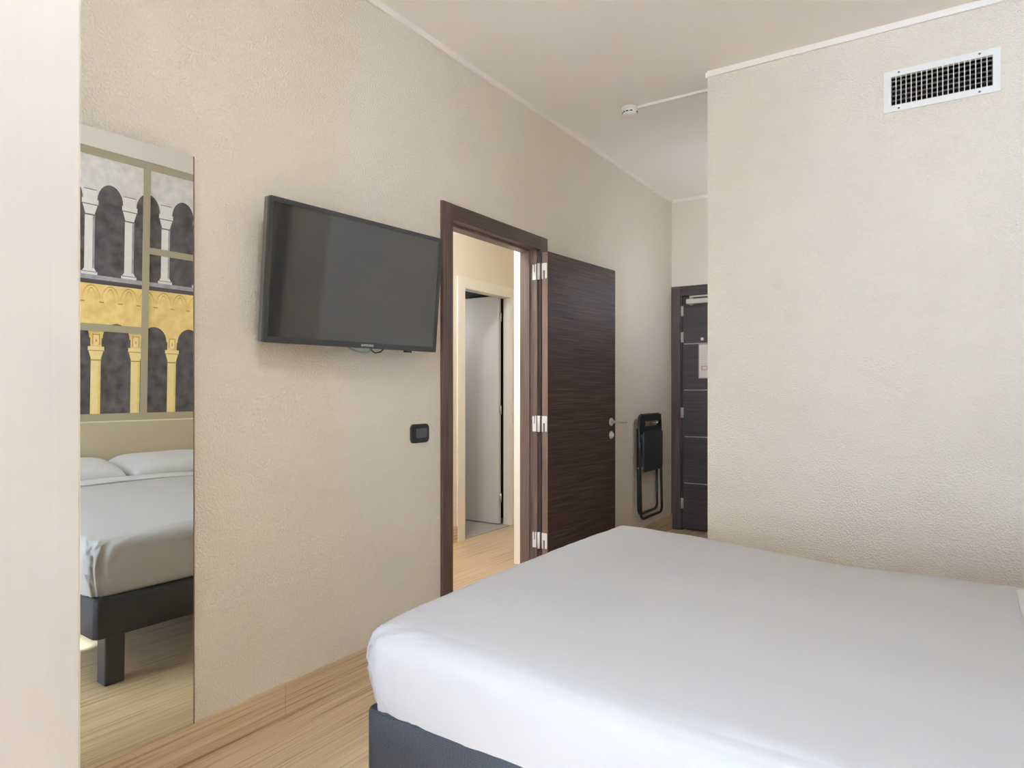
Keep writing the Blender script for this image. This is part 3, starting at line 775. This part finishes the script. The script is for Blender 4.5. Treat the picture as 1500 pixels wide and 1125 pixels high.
bl = tag(empty('fill_bathroom_lamp', (-2.6, 4.35, 1.9)), 'unseen globe lamp added inside the bathroom to light the white door', 'lamp')  # added lamp out of view, brightens the white inner door leaf
bm = BM(); lathe(bm, [(.04, .0005), (.04, .014), (.012, .02), (.012, .05)], (-2.6, 4.35, 1.9), 'X'); link('wall_mount', bm, M['chrome'], bl)
lm3, lnt3, lb3 = new_mat('fill_bathroom_glow'); lb3.inputs['Emission Color'].default_value = (.95, .95, 1, 1); lb3.inputs['Emission Strength'].default_value = 170
bm = BM(); bmesh.ops.create_uvsphere(bm, u_segments=24, v_segments=14, radius=.06, matrix=Matrix.Translation((-2.495, 4.35, 1.9))); link('globe', bm, lm3, bl, smooth=True)
ll = tag(empty('fill_ceiling_lamp', (-.62, 3.08, H)), 'unseen round ceiling lamp added to fill the lobby behind the doorway', 'lamp')  # added lobby lamp out of view, brightens the wall end and lobby
lm4, lnt4, lb4 = new_mat('fill_lobby_glow'); lb4.inputs['Emission Color'].default_value = (.80, .87, 1, 1); lb4.inputs['Emission Strength'].default_value = 200
bm = BM(); lathe(bm, [(.15, -.0005), (.15, -.03), (.14, -.035)], (-.62, 3.08, H), seg=32); link('fill_lamp_base', bm, M['trim_white'], ll)
bm = BM(); lathe(bm, [(.135, -.034), (.13, -.055), (.09, -.075), (.02, -.08)], (-.62, 3.08, H), seg=32); link('fill_lamp_shade', bm, lm4, ll)
# added fill lamp, unseen on the passage wall round the corner
lm, lnt, lb = new_mat('fill_passage_glow'); lb.inputs['Base Color'].default_value = (1, .95, .88, 1)
lb.inputs['Emission Color'].default_value = (.72, .80, .95, 1); lb.inputs['Emission Strength'].default_value = 84
wl = tag(empty('fill_wall_lamp', (XR, 5.0, 2.0)), 'unseen globe lamp added on the passage wall as fill light', 'lamp')
bm = BM(); lathe(bm, [(.04, -.0005), (.04, -.014), (.012, -.02), (.012, -.05)], (XR, 5.0, 2.0), 'X'); link('wall_mount', bm, M['chrome'], wl)
bm = BM(); bmesh.ops.create_uvsphere(bm, u_segments=24, v_segments=14, radius=.06, matrix=Matrix.Translation((XR-.105, 5.0, 2.0))); link('globe', bm, lm, wl, smooth=True)

cl = tag(empty('fill_ceiling_lamp', (1.35, .9, H)), 'unseen round ceiling lamp added over the room as fill light', 'lamp')  # added lamp out of view, evens the light on left wall and ceiling
lm2, lnt2, lb2 = new_mat('fill_room_glow'); lb2.inputs['Base Color'].default_value = (1, 1, 1, 1)
lb2.inputs['Emission Color'].default_value = (.80, .88, 1, 1); lb2.inputs['Emission Strength'].default_value = 37
bm = BM(); lathe(bm, [(.21, -.0005), (.21, -.03), (.20, -.035)], (1.35, .9, H), seg=40); link('fill_lamp_base', bm, M['trim_white'], cl)
bm = BM(); lathe(bm, [(.195, -.034), (.19, -.06), (.15, -.085), (.08, -.097), (.02, -.10)], (1.35, .9, H), seg=40); link('fill_lamp_shade', bm, lm2, cl)

# ------------------------------------------------------------------ daylight
GAIN = (1, 1.2, 1.72)
def cool(c, k=1): 
    q = [a*b*k/1.72 for a, b in zip(c, GAIN)]; return (*q, 1)
w = bpy.data.worlds.new('World'); S.world = w; w.use_nodes = True
wt = w.node_tree; bg = wt.nodes['Background']; bg.inputs['Strength'].default_value = 49
wtc = wt.nodes.new('ShaderNodeTexCoord'); wsx = wt.nodes.new('ShaderNodeSeparateXYZ'); wt.links.new(wtc.outputs['Generated'], wsx.inputs[0])
wr = wt.nodes.new('ShaderNodeValToRGB'); wr.color_ramp.elements[0].position = .49; wr.color_ramp.elements[1].position = .53
wr.color_ramp.elements[0].color = cool((.90, .96, 1.0), 1.3); wr.color_ramp.elements[1].color = cool((.40, .47, .60), .55)     # sunlit ground below, hazy sky above
wmr = wt.nodes.new('ShaderNodeMapRange'); wmr.inputs['From Min'].default_value = -1; wmr.inputs['From Max'].default_value = 1
wt.links.new(wsx.outputs['Z'], wmr.inputs['Value']); wt.links.new(wmr.outputs[0], wr.inputs['Fac']); wt.links.new(wr.outputs['Color'], bg.inputs['Color'])
def portal(name, x0, x1, y, z0, z1):
    l = bpy.data.lights.new(name, 'AREA'); l.shape = 'RECTANGLE'; l.size = x1-x0; l.size_y = z1-z0; l.cycles.is_portal = True
    o = bpy.data.objects.new(name, l); C.objects.link(o); o.location = ((x0+x1)/2, y, (z0+z1)/2); o.rotation_euler = (R(90), 0, 0)   # faces +Y
    return o
p = portal('window_portal', WX0, WX1, YB-.26, .06, WZ1); p.rotation_euler = (R(-90), 0, 0) if False else (R(90), 0, R(180))
l = bpy.data.lights.new('sun', 'SUN'); l.energy = 34; l.angle = R(.6); l.color = (.64, .72, .92)
o = bpy.data.objects.new('sun', l); C.objects.link(o)
dirv = Vector((0.085, 1, -2.5/(1.565+3.48))); o.rotation_euler = dirv.to_track_quat('-Z', 'Y').to_euler(); o.location = (2, -6, 5)

# ------------------------------------------------------------------ camera
cam = bpy.data.cameras.new('camera'); co = bpy.data.objects.new('camera', cam); C.objects.link(co)
co.location = (2.1, 0, 1.23); co.rotation_euler = (R(90), 0, R(33.3))
cam.sensor_width = 36; cam.lens = 985/1500*36; cam.shift_y = 9.5/1500; cam.clip_start = .02
S.camera = co
S.cycles.max_bounces = 16; S.cycles.diffuse_bounces = 10; S.cycles.glossy_bounces = 6
for ob in C.objects:
    if '_o' in ob: del ob['_o']
vs = S.view_settings; vs.view_transform = 'Standard'; vs.look = 'None'; vs.gamma = 1; vs.exposure = 0; vs.use_curve_mapping = False
